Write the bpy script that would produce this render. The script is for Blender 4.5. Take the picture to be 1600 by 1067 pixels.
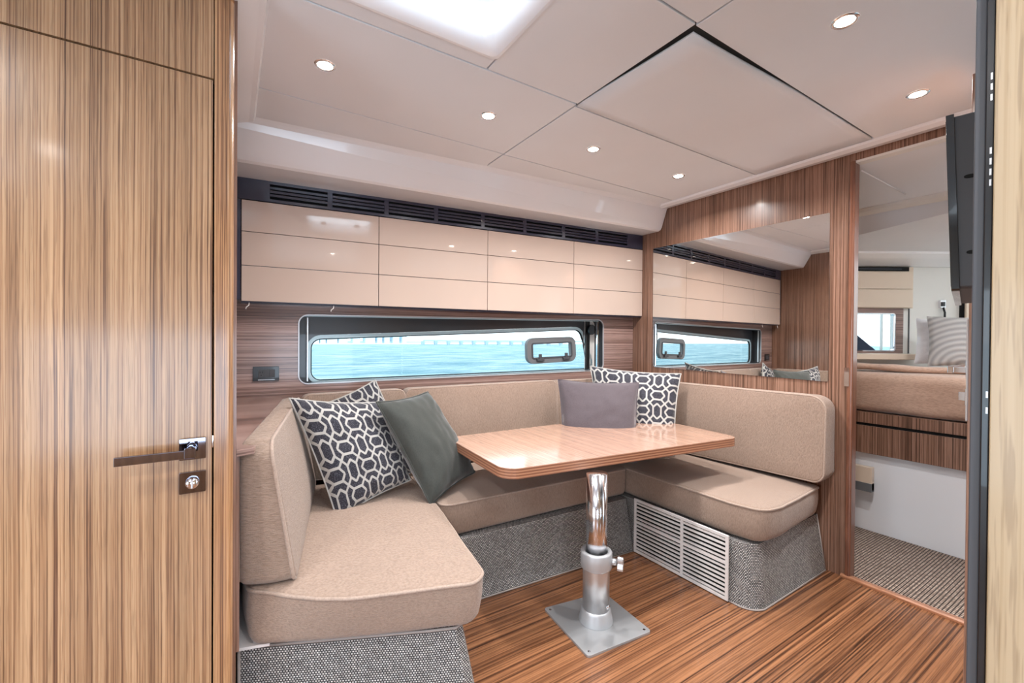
import bpy, bmesh, math, random
from mathutils import Vector, Matrix, noise
from mathutils.geometry import tessellate_polygon
random.seed(7)
for o in list(bpy.data.objects): bpy.data.objects.remove(o)
SC = bpy.context.scene
COL = SC.collection

# ------------------------------------------------------------------ camera
CAM = Vector((0, 0, 1.15))
YAW, PIT, ROL, FPX = math.radians(32.4936), math.radians(-.4323), math.radians(.4342), 684.26
fwd = Vector((math.sin(YAW)*math.cos(PIT), math.cos(YAW)*math.cos(PIT), math.sin(PIT)))
rt = Vector((math.cos(YAW), -math.sin(YAW), 0)); up = rt.cross(fwd)
r2 = rt*math.cos(ROL)+up*math.sin(ROL); u2 = up*math.cos(ROL)-rt*math.sin(ROL)
cd = bpy.data.cameras.new('camera'); cam = bpy.data.objects.new('camera', cd); COL.objects.link(cam)
cam.matrix_world = Matrix(((r2.x, u2.x, -fwd.x, CAM.x), (r2.y, u2.y, -fwd.y, CAM.y), (r2.z, u2.z, -fwd.z, CAM.z), (0, 0, 0, 1)))
cd.sensor_width = 36; cd.lens = FPX/1600*36; cd.clip_start = .02; cd.clip_end = 2000
SC.camera = cam
SC.view_settings.view_transform = 'Standard'; SC.view_settings.look = 'None'
SC.view_settings.exposure = 0.12; SC.view_settings.gamma = 1; SC.view_settings.use_curve_mapping = False

# ------------------------------------------------------------------ world
W = bpy.data.worlds.new('sky'); SC.world = W; W.use_nodes = True
nt = W.node_tree; nt.nodes.clear()
wo = nt.nodes.new('ShaderNodeOutputWorld'); bg = nt.nodes.new('ShaderNodeBackground')
tcw = nt.nodes.new('ShaderNodeTexCoord'); sp = nt.nodes.new('ShaderNodeSeparateXYZ'); rp = nt.nodes.new('ShaderNodeValToRGB')
nt.links.new(tcw.outputs['Generated'], sp.inputs[0]); nt.links.new(sp.outputs['Z'], rp.inputs[0])
rp.color_ramp.elements[0].position = 0.0; rp.color_ramp.elements[0].color = (.90, .97, 1, 1)
rp.color_ramp.elements[1].position = .8; rp.color_ramp.elements[1].color = (.80, .91, 1, 1)
nt.links.new(rp.outputs[0], bg.inputs[0]); bg.inputs[1].default_value = 2.4
nt.links.new(bg.outputs[0], wo.inputs[0])

def area(name, loc, rot, sx, sy, power, col=(1, 1, 1), portal=False, shape='RECTANGLE', spread=180):
    l = bpy.data.lights.new(name, 'AREA'); l.shape = shape; l.size = sx; l.size_y = sy; l.energy = power; l.color = col
    l.spread = math.radians(spread)
    if portal: l.cycles.is_portal = True
    o = bpy.data.objects.new(name, l); COL.objects.link(o); o.location = loc; o.rotation_euler = rot
    return o
R90 = math.pi/2
area('aft_fill', (-2.2, .12, .90), (0, -R90, 0), 1.05, 1.1, 20, (.70, .85, 1))   # unseen fill lamp added at the aft opening to brighten the saloon
area('galley_top_fill', (-1.35, -.6, 2.03), (0, 0, 0), .8, .7, 8, (.76, .88, 1))  # overhead fill lamp added behind the camera; no hatch is built here
area('galley_low_fill', (.1, -1.27, .78), (R90, 0, 0), 2.4, .8, 44, (.64, .82, 1))          # low fill lamp added behind the camera; the wall has no window
area('deck_hatch_daylight', (.44, .87, 2.17), (0, 0, 0), .46, .62, 3, (.75, .88, 1))             # daylight through the hatch in view
area('cabin_fill', (3.5, .35, 1.84), (0, 0, 0), .5, .4, 40, (.9, .95, 1))  # fill lamp added out of view to brighten the cabin; no hatch above

# ------------------------------------------------------------------ materials
def lin(h):
    h = h.lstrip('#'); c = [int(h[i:i+2], 16)/255 for i in (0, 2, 4)]
    return tuple((x/12.92 if x <= .04045 else ((x+.055)/1.055)**2.4) for x in c)+(1,)
class NT:
    def __init__(s, name):
        s.m = bpy.data.materials.new(name); s.m.use_nodes = True; s.t = s.m.node_tree
        s.b = s.t.nodes['Principled BSDF']; s.o = s.t.nodes['Material Output']
    def n(s, ty, **kw):
        x = s.t.nodes.new(ty)
        for k, v in kw.items():
            if k in x.inputs: x.inputs[k].default_value = v
            else: setattr(x, k, v)
        return x
    def l(s, a, b): s.t.links.new(a, b)
    def math(s, op, a, b=None, c=None):
        x = s.t.nodes.new('ShaderNodeMath'); x.operation = op
        for i, v in enumerate((a, b, c)):
            if v is None: continue
            if isinstance(v, (int, float)): x.inputs[i].default_value = v
            else: s.l(v, x.inputs[i])
        return x.outputs[0]
    def mix(s, f, a, b, mode='MIX'):
        x = s.t.nodes.new('ShaderNodeMix'); x.data_type = 'RGBA'; x.blend_type = mode
        for i, v in ((0, f), (6, a), (7, b)):
            if isinstance(v, (int, float, tuple)): x.inputs[i].default_value = v
            else: s.l(v, x.inputs[i])
        return x.outputs[2]
    def ramp(s, f, stops):
        x = s.t.nodes.new('ShaderNodeValToRGB'); e = x.color_ramp.elements
        while len(e) < len(stops): e.new(.5)
        for i, (p, c) in enumerate(stops): e[i].position = p; e[i].color = c if len(c) == 4 else c+(1,)
        s.l(f, x.inputs[0]); return x.outputs[0]
    def co(s, scale=(1, 1, 1), kind='Object'):
        t = s.n('ShaderNodeTexCoord'); mp = s.n('ShaderNodeMapping'); mp.inputs['Scale'].default_value = scale
        s.l(t.outputs[kind], mp.inputs[0]); return mp.outputs[0]
    def noise(s, vec, scale=1, detail=3, rough=.5):
        x = s.n('ShaderNodeTexNoise', Scale=scale, Detail=detail, Roughness=rough); s.l(vec, x.inputs['Vector']); return x.outputs['Fac']
    def bump(s, h, strength=.2, dist=.002):
        x = s.n('ShaderNodeBump', Strength=strength, Distance=dist); s.l(h, x.inputs['Height']); s.l(x.outputs[0], s.b.inputs['Normal'])
    def set(s, **kw):
        for k, v in kw.items(): s.b.inputs[k.replace('_', ' ')].default_value = v
        return s.m
def plain(name, col, rough=.5, metal=0, spec=.5, coat=0, emit=None, es=1, var=0.0):
    m = NT(name); m.set(Base_Color=lin(col), Roughness=rough, Metallic=metal)
    m.b.inputs['Specular IOR Level'].default_value = spec; m.b.inputs['Coat Weight'].default_value = coat
    m.b.inputs['Coat Roughness'].default_value = .03
    if emit: m.b.inputs['Emission Color'].default_value = lin(emit); m.b.inputs['Emission Strength'].default_value = es
    c = lin(col)
    if var:
        nz = m.noise(m.co((6, 6, 6)), 1, 4)
        m.l(m.mix(nz, tuple(x*(1-var) for x in c[:3])+(1,), tuple(min(1, x*(1+var)) for x in c[:3])+(1,)), m.b.inputs['Base Color'])
    return m.m
def wood(name, light, mid, dark, axis='Z', freq=150, rough=.35, coat=.25, contrast=1.0, along=1.2):
    m = NT(name)
    def sc(f, a): return {'Z': (f, f, a), 'X': (a, f, f), 'Y': (f, a, f), 'H': (a, 3, f)}[axis]
    # a slow wobble keeps the lines from being ruler-straight
    t = m.n('ShaderNodeTexCoord'); wob = m.n('ShaderNodeTexNoise', Scale=2.2, Detail=2.0)
    m.l(t.outputs['Object'], wob.inputs['Vector'])
    vm = m.n('ShaderNodeVectorMath', operation='MULTIPLY_ADD'); vm.inputs[1].default_value = (.005, .005, .005)
    m.l(wob.outputs['Color'], vm.inputs[0]); m.l(t.outputs['Object'], vm.inputs[2])
    def mapped(f, a):
        mp = m.n('ShaderNodeMapping'); mp.inputs['Scale'].default_value = sc(f, a); m.l(vm.outputs[0], mp.inputs[0]); return mp.outputs[0]
    fine = m.noise(mapped(freq*1.25, along*.5), 1, 3, .6)
    band = m.noise(mapped(freq*.16, along*.3), 1, 2, .5)
    pore = m.noise(mapped(freq*2.3, along*9), 1, 2, .5)
    base = m.ramp(fine, [(.34, lin(dark)), (.46, lin(mid)), (.60, lin(light))])
    b2 = m.ramp(band, [(.3, (.72, .70, .68, 1)), (.62, (1.0, 1.0, 1.0, 1))])
    c = m.mix(contrast, base, b2, 'MULTIPLY')
    p2 = m.ramp(pore, [(.36, (.62, .58, .55, 1)), (.46, (1, 1, 1, 1))])
    c = m.mix(.6, c, p2, 'MULTIPLY')
    m.l(c, m.b.inputs['Base Color']); m.set(Roughness=rough, Coat_Weight=coat, Coat_Roughness=.12)
    m.bump(fine, .08, .0006)
    return m.m
def fabric(name, col, dark, rough=.8, sx=(60, 60, 260), strength=.5, dist=.0025, sheen=.3, weave=None):
    m = NT(name)
    n1 = m.noise(m.co(sx), 1, 3, .6); n2 = m.noise(m.co((5, 5, 5)), 1, 3)
    n3 = m.noise(m.co((700, 700, 700)), 1, 1)
    mid_ = tuple(a*.8+b*.2 for a, b in zip(lin(dark), lin(col)))
    c = m.ramp(n1, [(.3, mid_), (.6, lin(col))])
    c = m.mix(.5, c, m.ramp(n2, [(.3, (.90, .89, .88, 1)), (.7, (1, 1, 1, 1))]), 'MULTIPLY')
    m.l(c, m.b.inputs['Base Color']); m.set(Roughness=rough, Sheen_Weight=sheen, Sheen_Roughness=.4)
    h = m.math('ADD', n1, m.math('MULTIPLY', n3, .3))
    m.bump(h, strength, dist)
    return m.m
M = {}
M['door_wood'] = wood('light zebra wood', '#bd9873', '#a67e5b', '#65432d', 'Z', 210, .32, .35)
M['post_wood'] = wood('honey zebra wood', '#cc9f74', '#b08058', '#704a30', 'Z', 210, .28, .5)
M['wall_wood'] = wood('walnut striped wood', '#a5806d', '#87634f', '#503629', 'Z', 150, .3, .3)
M['hull_wood'] = wood('walnut striped wood laid level', '#a98d84', '#8d6f66', '#5c4640', 'H', 150, .3, .35)
M['floor_wood'] = wood('striped walnut floor', '#a8744f', '#7b5035', '#402617', 'X', 105, .3, .25, along=.9)
M['table_wood'] = wood('pale table veneer', '#c9a48e', '#c19a84', '#b28873', 'Y', 170, .16, .7, .5)
M['ply_edge'] = wood('layered plywood edge', '#bd8566', '#a56c50', '#7c4d38', 'Z', 3, .35, .2)
def plyed():
    m = NT('striped ply edge')
    t = m.n('ShaderNodeTexCoord'); s = m.n('ShaderNodeSeparateXYZ'); m.l(t.outputs['Object'], s.inputs[0])
    f = m.math('FRACT', m.math('MULTIPLY', s.outputs['Z'], 88.0))
    nz = m.noise(m.co((3, 3, 30)), 1, 2)
    c = m.ramp(f, [(.0, lin('#c08b6c')), (.42, lin('#b98465')), (.5, lin('#8a5a42')), (.9, lin('#94624a')), (1.0, lin('#c08b6c'))])
    m.l(m.mix(.4, c, m.ramp(nz, [(.3, (.75, .75, .75, 1)), (.7, (1, 1, 1, 1))]), 'MULTIPLY'), m.b.inputs['Base Color'])
    m.set(Roughness=.35, Coat_Weight=.3); return m.m
M['ply_edge'] = plyed()
M['pale_wood'] = wood('pale blurred ash', '#b8a283', '#a8906e', '#8a7050', 'Z', 110, .4, .2, .8)
M['red_trim'] = wood('red brown hardwood lip', '#8d5f49', '#7c4f3b', '#653f30', 'Z', 60, .3, .4)
M['threshold_wood'] = wood('orange hardwood strip', '#c98d68', '#bb7f5b', '#a06a49', 'Y', 60, .35, .3)
M['ceiling'] = None
m = NT('ceiling vinyl'); n = m.noise(m.co((1.5, 1.5, 1.5)), 1, 3)
v = m.n('ShaderNodeTexVoronoi', Scale=1.0); m.l(m.co((260, 260, 260)), v.inputs['Vector'])
m.l(m.ramp(n, [(.3, lin('#e2e4e7')), (.7, lin('#e9ebee'))]), m.b.inputs['Base Color']); m.set(Roughness=.7); m.bump(v.outputs['Distance'], .15, .0006); M['ceiling'] = m.m
M['white_gloss'] = plain('white gelcoat', '#f0f1f4', .22, coat=.4, var=.01)
M['white_satin'] = plain('white satin panel', '#e4e1db', .4, var=.02)
M['cream_gloss'] = plain('cream lacquer', '#c9b5a8', .05, coat=1.0, var=.01)
M['cream_satin'] = plain('cream oak laminate', '#e0cdb8', .35, coat=.2, var=.03)
M['navy'] = plain('dark navy lacquer', '#2f3044', .3, coat=.3, var=.05)
M['black'] = plain('black plastic', '#0d0d10', .3, coat=.4)
M['gap'] = plain('black gap', '#060606', .9)
M['carrier'] = plain('dark ceiling board', '#4a4744', .9)
M['pole_chrome'] = plain('polished aluminium tube', '#dcdce0', .16, 1)
M['rim_metal'] = plain('satin window rim', '#c4c2c4', .35, .5)
M['chrome_dark_reflect'] = plain('chrome tinted for dark reflections', '#8d8e9c', .04, 1)  # reflections of a dark room put into the chrome's base colour
M['charcoal'] = plain('charcoal plastic', '#46474b', .5, var=.05)
M['dark_grey'] = plain('dark grey liner', '#34363a', .35, coat=.3, var=.04)
M['chrome'] = plain('chrome', '#e8e8ec', .05, 1)
M['alu'] = plain('brushed aluminium', '#cfcfd0', .30, .75)
M['alu_matte'] = plain('cast aluminium', '#c0c1c3', .42, .5, var=.04)
M['mirror'] = plain('mirror silver', '#ecebe8', 0.0, 1)
M['rim_blue'] = plain('pale blue grey seal', '#a9c3cc', .3, coat=.3)
M['grey_plastic'] = plain('grey plastic', '#6c6e70', .45)
M['white_plastic'] = plain('white powder coat', '#ebe5e2', .45, var=.02)
M['screen'] = plain('glossy tv bezel', '#08090b', .12, coat=.4)
M['light_on'] = plain('lit downlight lens', '#fff0dc', .5, emit='#fff2e2', es=40)
M['hatch_glow'] = None
M['steel_plate'] = plain('satin steel plate', '#b0b1b2', .38, .5, var=.06)
m = NT('hatch acrylic'); m.set(Base_Color=(.95, .98, 1, 1), Roughness=.55, Transmission_Weight=.9); m.b.inputs['Emission Color'].default_value = (.93, .97, 1, 1); m.b.inputs['Emission Strength'].default_value = 0.0; M['acrylic'] = m.m
def glassm():
    m = NT('window glass'); t = m.t
    tr = m.n('ShaderNodeBsdfTransparent', Color=(.93, .98, 1, 1)); g = m.n('ShaderNodeBsdfGlossy', Roughness=.01)
    f = m.n('ShaderNodeLayerWeight', Blend=.5); mx = m.n('ShaderNodeMixShader')
    m.l(m.math('ADD', .004, m.math('MULTIPLY', m.math('POWER', f.outputs['Facing'], 5.0), .9)), mx.inputs[0]); m.l(tr.outputs[0], mx.inputs[1]); m.l(g.outputs[0], mx.inputs[2]); m.l(mx.outputs[0], m.o.inputs[0]); return m.m
M['glass'] = glassm()
M['seat'] = fabric('tan ribbed upholstery', '#a8907f', '#8a7466', .75, (120, 120, 300), 1.0, .003)
M['seat_vert'] = fabric('tan upholstery with upright crinkle', '#a8907f', '#8a7466', .75, (280, 280, 80), 1.0, .003)
M['seat_side'] = fabric('tan upholstery with level crinkle', '#a8907f', '#86705f', .75, (60, 60, 330), 1.0, .0045)
M['piping'] = fabric('tan piping', '#b09a8b', '#948072', .7, (200, 200, 200), .3, .001)
M['green_fabric'] = fabric('dark green grey cotton', '#3f423e', '#323531', .85, (420, 420, 90), .3, .0008, .5)
M['mauve_fabric'] = fabric('mauve grey cotton', '#5c5257', '#4c4449', .85, (420, 420, 60), .3, .0008, .5)
M['blanket'] = fabric('dusty pink blanket', '#c9a792', '#b0907c', .9, (60, 60, 180), .6, .003, .6)
M['white_cotton'] = fabric('white cotton', '#f2f0f2', '#dedce0', .8, (300, 300, 300), .2, .001)
m = NT('grey ribbed coverlet'); wv = m.n('ShaderNodeTexWave', wave_type='RINGS', Scale=9.0, Distortion=.6); m.l(m.co((1, 1, 1)), wv.inputs['Vector'])
m.l(m.ramp(wv.outputs['Fac'], [(0, lin('#a09c9a')), (1, lin('#c3bfbb'))]), m.b.inputs['Base Color']); m.set(Roughness=.8, Sheen_Weight=.3); m.bump(wv.outputs['Fac'], .6, .006); M['ribbed'] = m.m
def basket(name, c1, c2, s, pal=None):
    m = NT(name)
    t = m.n('ShaderNodeTexCoord'); sx = m.n('ShaderNodeSeparateXYZ'); m.l(t.outputs['UV'], sx.inputs[0])
    U = m.math('MULTIPLY', sx.outputs['X'], s); V = m.math('MULTIPLY', sx.outputs['Y'], s*1.25)
    row = m.math('FLOOR', V); U2 = m.math('ADD', U, m.math('MULTIPLY', m.math('MODULO', row, 2.0), .5))
    fu = m.math('ABSOLUTE', m.math('SUBTRACT', m.math('FRACT', U2), .5)); fv = m.math('ABSOLUTE', m.math('SUBTRACT', m.math('FRACT', V), .5))
    d = m.math('MAXIMUM', m.math('MULTIPLY', fu, 1.05), fv)
    cmb = m.n('ShaderNodeCombineXYZ'); m.l(m.math('FLOOR', U2), cmb.inputs[0]); m.l(row, cmb.inputs[1])
    wn = m.n('ShaderNodeTexWhiteNoise'); m.l(cmb.outputs[0], wn.inputs['Vector'])
    knot = m.ramp(d, [(.25, (1, 1, 1, 1)), (.40, (0, 0, 0, 1))])
    light = m.mix(wn.outputs['Value'], lin(c1), lin(pal or c1))
    m.l(m.mix(knot, lin(c2), light), m.b.inputs['Base Color']); m.set(Roughness=.85); m.bump(knot, .8, .002)
    return m.m
M['skirt'] = basket('salt and pepper woven carpet', '#ece8e4', '#262527', 125, '#b3aeaa')
M['carpet'] = basket('beige and black loop carpet', '#d8c3b2', '#3a302b', 62, '#b49d8c')
M['skirt_edge'] = plain('grey bound edge', '#a89e98', .7)
def lattice():
    m = NT('navy cloth with white interlocked hexagons')
    t = m.n('ShaderNodeTexCoord'); s = m.n('ShaderNodeSeparateXYZ'); m.l(t.outputs['UV'], s.inputs[0])
    A = lambda *a: m.math(*a)
    U, V = A('MULTIPLY', s.outputs['X'], 11.5), A('MULTIPLY', s.outputs['Y'], 10.2)
    fu, fv = A('FLOOR', U), A('FLOOR', V)
    x = A('ABSOLUTE', A('SUBTRACT', A('SUBTRACT', U, fu), .5)); y = A('ABSOLUTE', A('SUBTRACT', A('SUBTRACT', V, fv), .5))
    par = A('FLOORED_MODULO', A('ADD', fu, fv), 2.0)
    xa = A('ADD', A('MULTIPLY', x, A('SUBTRACT', 1.0, par)), A('MULTIPLY', y, par))
    ya = A('ADD', A('MULTIPLY', y, A('SUBTRACT', 1.0, par)), A('MULTIPLY', x, par))
    h = A('MAXIMUM', A('SUBTRACT', xa, .27), A('DIVIDE', A('SUBTRACT', A('ADD', A('MULTIPLY', xa, .23), A('MULTIPLY', ya, .27)), .1265), .355))
    l1 = A('LESS_THAN', A('ABSOLUTE', h), .055)
    dg = A('MULTIPLY', A('LESS_THAN', A('ABSOLUTE', A('SUBTRACT', xa, ya)), .075), A('GREATER_THAN', h, 0.0))
    w = A('MAXIMUM', l1, dg)
    nz = m.noise(m.co((330, 330, 330)), 1, 2)
    dark = m.ramp(nz, [(.52, lin('#1c1c28')), (.68, lin('#62616c'))])
    m.l(m.mix(w, dark, lin('#b5b2ad')), m.b.inputs['Base Color']); m.set(Roughness=.8, Sheen_Weight=.2); m.bump(A('ADD', w, A('MULTIPLY', nz, .4)), .5, .002)
    return m.m
M['lattice'] = lattice()
m = NT('sea water'); wv3 = m.noise(m.co((.16, .55, 1)), 1, 8, .8); wv = m.noise(m.co((.9, 2.6, 1)), 1, 6, .65); wv2 = m.noise(m.co((.12, .4, 1)), 1, 3)
cc = m.mix(wv2, lin('#6495a4'), lin('#7aa8b5')); cc = m.mix(m.ramp(wv3, [(.42, (0, 0, 0, 1)), (.60, (1, 1, 1, 1))]), cc, lin('#c4dce0')); m.l(cc, m.b.inputs['Base Color']); m.set(Roughness=.6); m.b.inputs['Specular IOR Level'].default_value = .1; m.bump(wv, 1, .6); M['sea'] = m.m  # pale highlights on the ripples are painted into the water colour
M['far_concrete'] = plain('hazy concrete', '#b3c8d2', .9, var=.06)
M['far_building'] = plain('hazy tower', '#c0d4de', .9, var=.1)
M['reflector'] = plain('bright reflector', '#f2ede6', .2, .6)

# ------------------------------------------------------------------ geometry helpers
class MB:
    def __init__(s): s.v = []; s.f = []; s.uv = {}; s.smooth = []
    def add(s, vs, fs, sm=False):
        b = len(s.v); s.v += [Vector(p) for p in vs]
        for f in fs: s.f.append([b+i for i in f]); s.smooth.append(sm)
        return s
IDENT = lambda u, v, d: (u, v, d)
def prism(mb, loops, d0, d1, mp):
    """loops: outer ring then holes, as (u,v); extruded between d0 and d1 and sent to 3D by mp(u,v,d)."""
    flat = [p for l in loops for p in l]; n = len(flat)
    tri = tessellate_polygon([[Vector((p[0], p[1], 0)) for p in l] for l in loops])
    vs = [mp(p[0], p[1], d0) for p in flat]+[mp(p[0], p[1], d1) for p in flat]
    fs = []
    for t in tri: fs.append(tuple(t)); fs.append(tuple(n+i for i in reversed(t)))
    b = 0
    for l in loops:
        k = len(l)
        for i in range(k):
            a, c = b+i, b+(i+1) % k; fs.append((a, c, n+c, n+a))
        b += k
    return mb.add(vs, fs)
def rect(u0, v0, u1, v1): return [(u0, v0), (u1, v0), (u1, v1), (u0, v1)]
def rounded(pts, r, n=6):
    out = []; k = len(pts); rs = r if isinstance(r, (list, tuple)) else [r]*k
    for i in range(k):
        p = Vector(pts[i]); a = Vector(pts[i-1])-p; c = Vector(pts[(i+1) % k])-p
        la, lc = a.length, c.length; a.normalize(); c.normalize(); R = rs[i]
        if R <= 0: out.append(tuple(p)); continue
        ang = a.angle(c); t = min(R/math.tan(ang/2), la*.49, lc*.49); R = t*math.tan(ang/2)
        bis = (a+c).normalized(); ctr = p+bis*(R/math.sin(ang/2))
        s = p+a*t-ctr; e = p+c*t-ctr; a0 = math.atan2(s.y, s.x); a1 = math.atan2(e.y, e.x); da = (a1-a0+math.pi) % (2*math.pi)-math.pi
        for j in range(n+1):
            q = a0+da*j/n; out.append((ctr.x+R*math.cos(q), ctr.y+R*math.sin(q)))
    return out
XYZ_Z = lambda u, v, d: (u, v, d)              # plan loops, extruded in z
XYZ_X = lambda u, v, d: (d, u, v)              # loops in (y,z), extruded in x
XYZ_Y = lambda u, v, d: (u, d, v)              # loops in (x,z), extruded in y
def box(mb, x0, y0, z0, x1, y1, z1, mp=None):
    return prism(mb, [rect(x0, y0, x1, y1)], z0, z1, mp or XYZ_Z)
def tube(mb, pts, r, n=8, closed=False):
    pts = [Vector(p) for p in pts]; k = len(pts); vs = []; fs = []; up0 = None
    for i in range(k):
        a = pts[i-1] if (i or closed) else pts[0]; c = pts[(i+1) % k] if (i < k-1 or closed) else pts[-1]
        t = (c-a).normalized()
        if up0 is None: up0 = t.orthogonal().normalized()
        up0 = (up0-t*up0.dot(t)).normalized(); s = t.cross(up0)
        rr = r[i] if isinstance(r, (list, tuple)) else r
        for j in range(n):
            q = 2*math.pi*j/n; vs.append(pts[i]+(up0*math.cos(q)+s*math.sin(q))*rr)
    for i in range(k if closed else k-1):
        for j in range(n):
            a = i*n+j; b = i*n+(j+1) % n; c = ((i+1) % k)*n+(j+1) % n; d = ((i+1) % k)*n+j
            fs.append((a, b, c, d))
    if not closed: fs += [tuple(range(n)), tuple(range((k-1)*n, k*n))]
    return mb.add(vs, fs, True)
def lathe(mb, prof, n=32, at=(0, 0, 0), axis='Z'):
    vs = []; fs = []; k = len(prof)
    for i in range(n):
        q = 2*math.pi*i/n
        for r, z in prof:
            p = (r*math.cos(q), r*math.sin(q), z)
            if axis == 'Y': p = (p[0], p[2], p[1])
            if axis == 'X': p = (p[2], p[0], p[1])
            vs.append((p[0]+at[0], p[1]+at[1], p[2]+at[2]))
    for i in range(n):
        for j in range(k-1): fs.append((i*k+j, ((i+1) % n)*k+j, ((i+1) % n)*k+j+1, i*k+j+1))
    return mb.add(vs, fs, True)
def thing(name, loc, label, cat, group=None):
    e = bpy.data.objects.new(name, None); e.empty_display_size = .05; COL.objects.link(e); e.location = loc
    e['label'] = label; e['category'] = cat
    if group: e['group'] = group
    return e
def root_loc(p):
    l = Vector((0, 0, 0))
    while p is not None: l += p.location; p = p.parent
    return l
def obj(name, mb, mat, parent=None, kind=None, label=None, cat=None, group=None, bevel=0, seg=2, origin=None, smooth=False, mats=None):
    off = root_loc(parent) if parent else Vector((0, 0, 0))
    if parent is None:
        if origin is None:
            xs = [v.x for v in mb.v]; ys = [v.y for v in mb.v]; zs = [v.z for v in mb.v]
            off = Vector(((min(xs)+max(xs))/2, (min(ys)+max(ys))/2, min(zs)))
        else: off = Vector(origin)
    me = bpy.data.meshes.new(name); me.from_pydata([v-off for v in mb.v], [], mb.f); me.update()
    me.polygons.foreach_set('use_smooth', [bool(s or smooth) for s in mb.smooth])
    bm = bmesh.new(); bm.from_mesh(me); bmesh.ops.remove_doubles(bm, verts=bm.verts, dist=1e-5); bmesh.ops.recalc_face_normals(bm, faces=bm.faces)
    if mb.uv:
        pass
    bm.to_mesh(me); bm.free()
    o = bpy.data.objects.new(name, me); COL.objects.link(o)
    for mm in (mats or [mat]): me.materials.append(mm)
    if parent: o.parent = parent
    else: o.location = off
    if bevel:
        b = o.modifiers.new('bevel', 'BEVEL'); b.width = bevel; b.segments = seg; b.limit_method = 'ANGLE'; b.angle_limit = math.radians(50)
    if kind: o['kind'] = kind
    if label: o['label'] = label
    if cat: o['category'] = cat
    if group: o['group'] = group
    return o
def struct(name, mb, mat, **kw): return obj(name, mb, mat, kind='structure', origin=(0, 0, 0), **kw)
def copy_tree(o, parent=None):
    c = o.copy(); COL.objects.link(c); c.parent = parent
    for ch in o.children: copy_tree(ch, c)
    return c
def uv_from(o, fn):
    me = o.data; uv = me.uv_layers.new(name='UVMap'); off = o.location if o.parent is None else root_loc(o.parent)
    for p in me.polygons:
        for li in p.loop_indices:
            co = me.vertices[me.loops[li].vertex_index].co+off; uv.data[li].uv = fn(co, p.normal)
# hull frame: planes parallel to the hull side are n.p = d
SN, CN = math.sin(math.radians(5.949)), math.cos(math.radians(5.949))
def hull(x, z, d): return (x, (d-SN*x)/CN, z)
XR = 2.515; ZC = 2.06; D_WALL = 2.52; D_CAB = 2.431
XL = .008

# ------------------------------------------------------------------ room shell
mb = MB(); box(mb, -2.3, -1.3, -.05, XR+.03, 2.75, 0); struct('floor', mb, M['floor_wood'])
# ceiling carrier above the panels, with the hatch opening
hx0, hx1, hy0, hy1 = .16, .722, .52, 1.242
mb = MB(); prism(mb, [rect(-2.3, -1.3, XR+.1, 2.75), rect(hx0, hy0, hx1, hy1)], ZC+.012, ZC+.06, XYZ_Z); ceil = struct('ceiling', mb, M['carrier'])
g = .0022
panels = [('w', .076, 1.86, 1.1265, 2.16), ('w', .076, 1.31, 1.1265, 1.858), ('w', .076, 1.244, .722, 1.308),
          ('w', .7235, .79, 1.1265, 1.308), ('w', -.25, .79, .159, 1.242), ('w', -.25, -.6, .159, .788), ('w', .161, -.6, .7215, .518), ('w', .7235, -.6, 1.1265, .788),
          ('w', 1.129, 1.865, 2.43, 2.05), ('w', 1.129, 1.325, 2.43, 1.863), ('w', 1.129, -.6, 2.43, .797), ('w', -2.3, -1.3, -.252, 1.33), ('w', -.25, -1.3, XR, -.602)]
for _, x0, y0, x1, y1 in panels:
    mb = MB()
    if x0 < .1 and x0 > 0: x0 = .05
    if (x1, y1) == (.159, 1.242): x1, y1 = .1585, 1.242
    if y1 > 1.9:
        prism(mb, [[(x0+g, y0+g), (x1-g, y0+g), (x1-g, y1-.05), (x0+g, y1+.03)]], ZC, ZC+.012, XYZ_Z)
    else: prism(mb, [rect(x0+g, y0+g, x1-g, y1-g)], ZC, ZC+.012, XYZ_Z)
    obj('ceiling_panel', mb, M['ceiling'], ceil, bevel=.0012, seg=1)
# the loose panel, its aft inboard corner hanging down
N = 14; vs = []; fs = []
for k, dz in ((0, 0), (1, .010)):
    for i in range(N+1):
        for j in range(N+1):
            a, b = i/N, j/N
            sag = .014*max(0, 1-a*1.9-b*1.1)**1.4 + .004*math.sin(a*9+b*4)*(1-a)*(1-b)
            vs.append((1.133+(2.425-1.133)*a+.004*(1-a)*(1-b), .802+(1.318-.802)*b+.005*(1-a)*(1-b), ZC-.002-sag+dz))
S = (N+1)**2
for i in range(N):
    for j in range(N):
        a = i*(N+1)+j; fs.append((a, a+1, a+N+2, a+N+1)); fs.append((S+a, S+a+N+1, S+a+N+2, S+a+1))
for i in range(N):
    for a, b in ((i, i+1), (N*(N+1)+i, N*(N+1)+i+1), (i*(N+1), (i+1)*(N+1)), (i*(N+1)+N, (i+1)*(N+1)+N)): fs.append((a, b, S+b, S+a))
mb = MB().add(vs, fs, True)
o = obj('ceiling_panel', mb, M['ceiling'], ceil, label='loose ceiling panel with one corner sagging'); 
# white moulding round the panels: along the mirror wall, and down the left side
prof = [(2.425, ZC-.004), (2.432, ZC-.012), (2.46, ZC-.020), (2.50, ZC-.016), (XR, ZC-.004), (XR, ZC+.03), (2.425, ZC+.03)]
mb = MB(); prism(mb, [prof], .18, 2.0, lambda u, v, d: (u, d, v)); struct('trim_1', mb, M['white_gloss'], bevel=.003)
prof = [(.0, ZC-.03), (.03, ZC-.022), (.058, ZC-.014), (.074, ZC-.012), (.08, ZC-.002), (.08, ZC+.03), (.0, ZC+.03)]
mb = MB(); prism(mb, [[(u, v) for u, v in prof]], 1.2, 2.2, lambda u, v, d: (u+.0045*(1.3-d)/.9, d, v)); struct('trim_2', mb, M['white_gloss'], bevel=.003)
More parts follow.
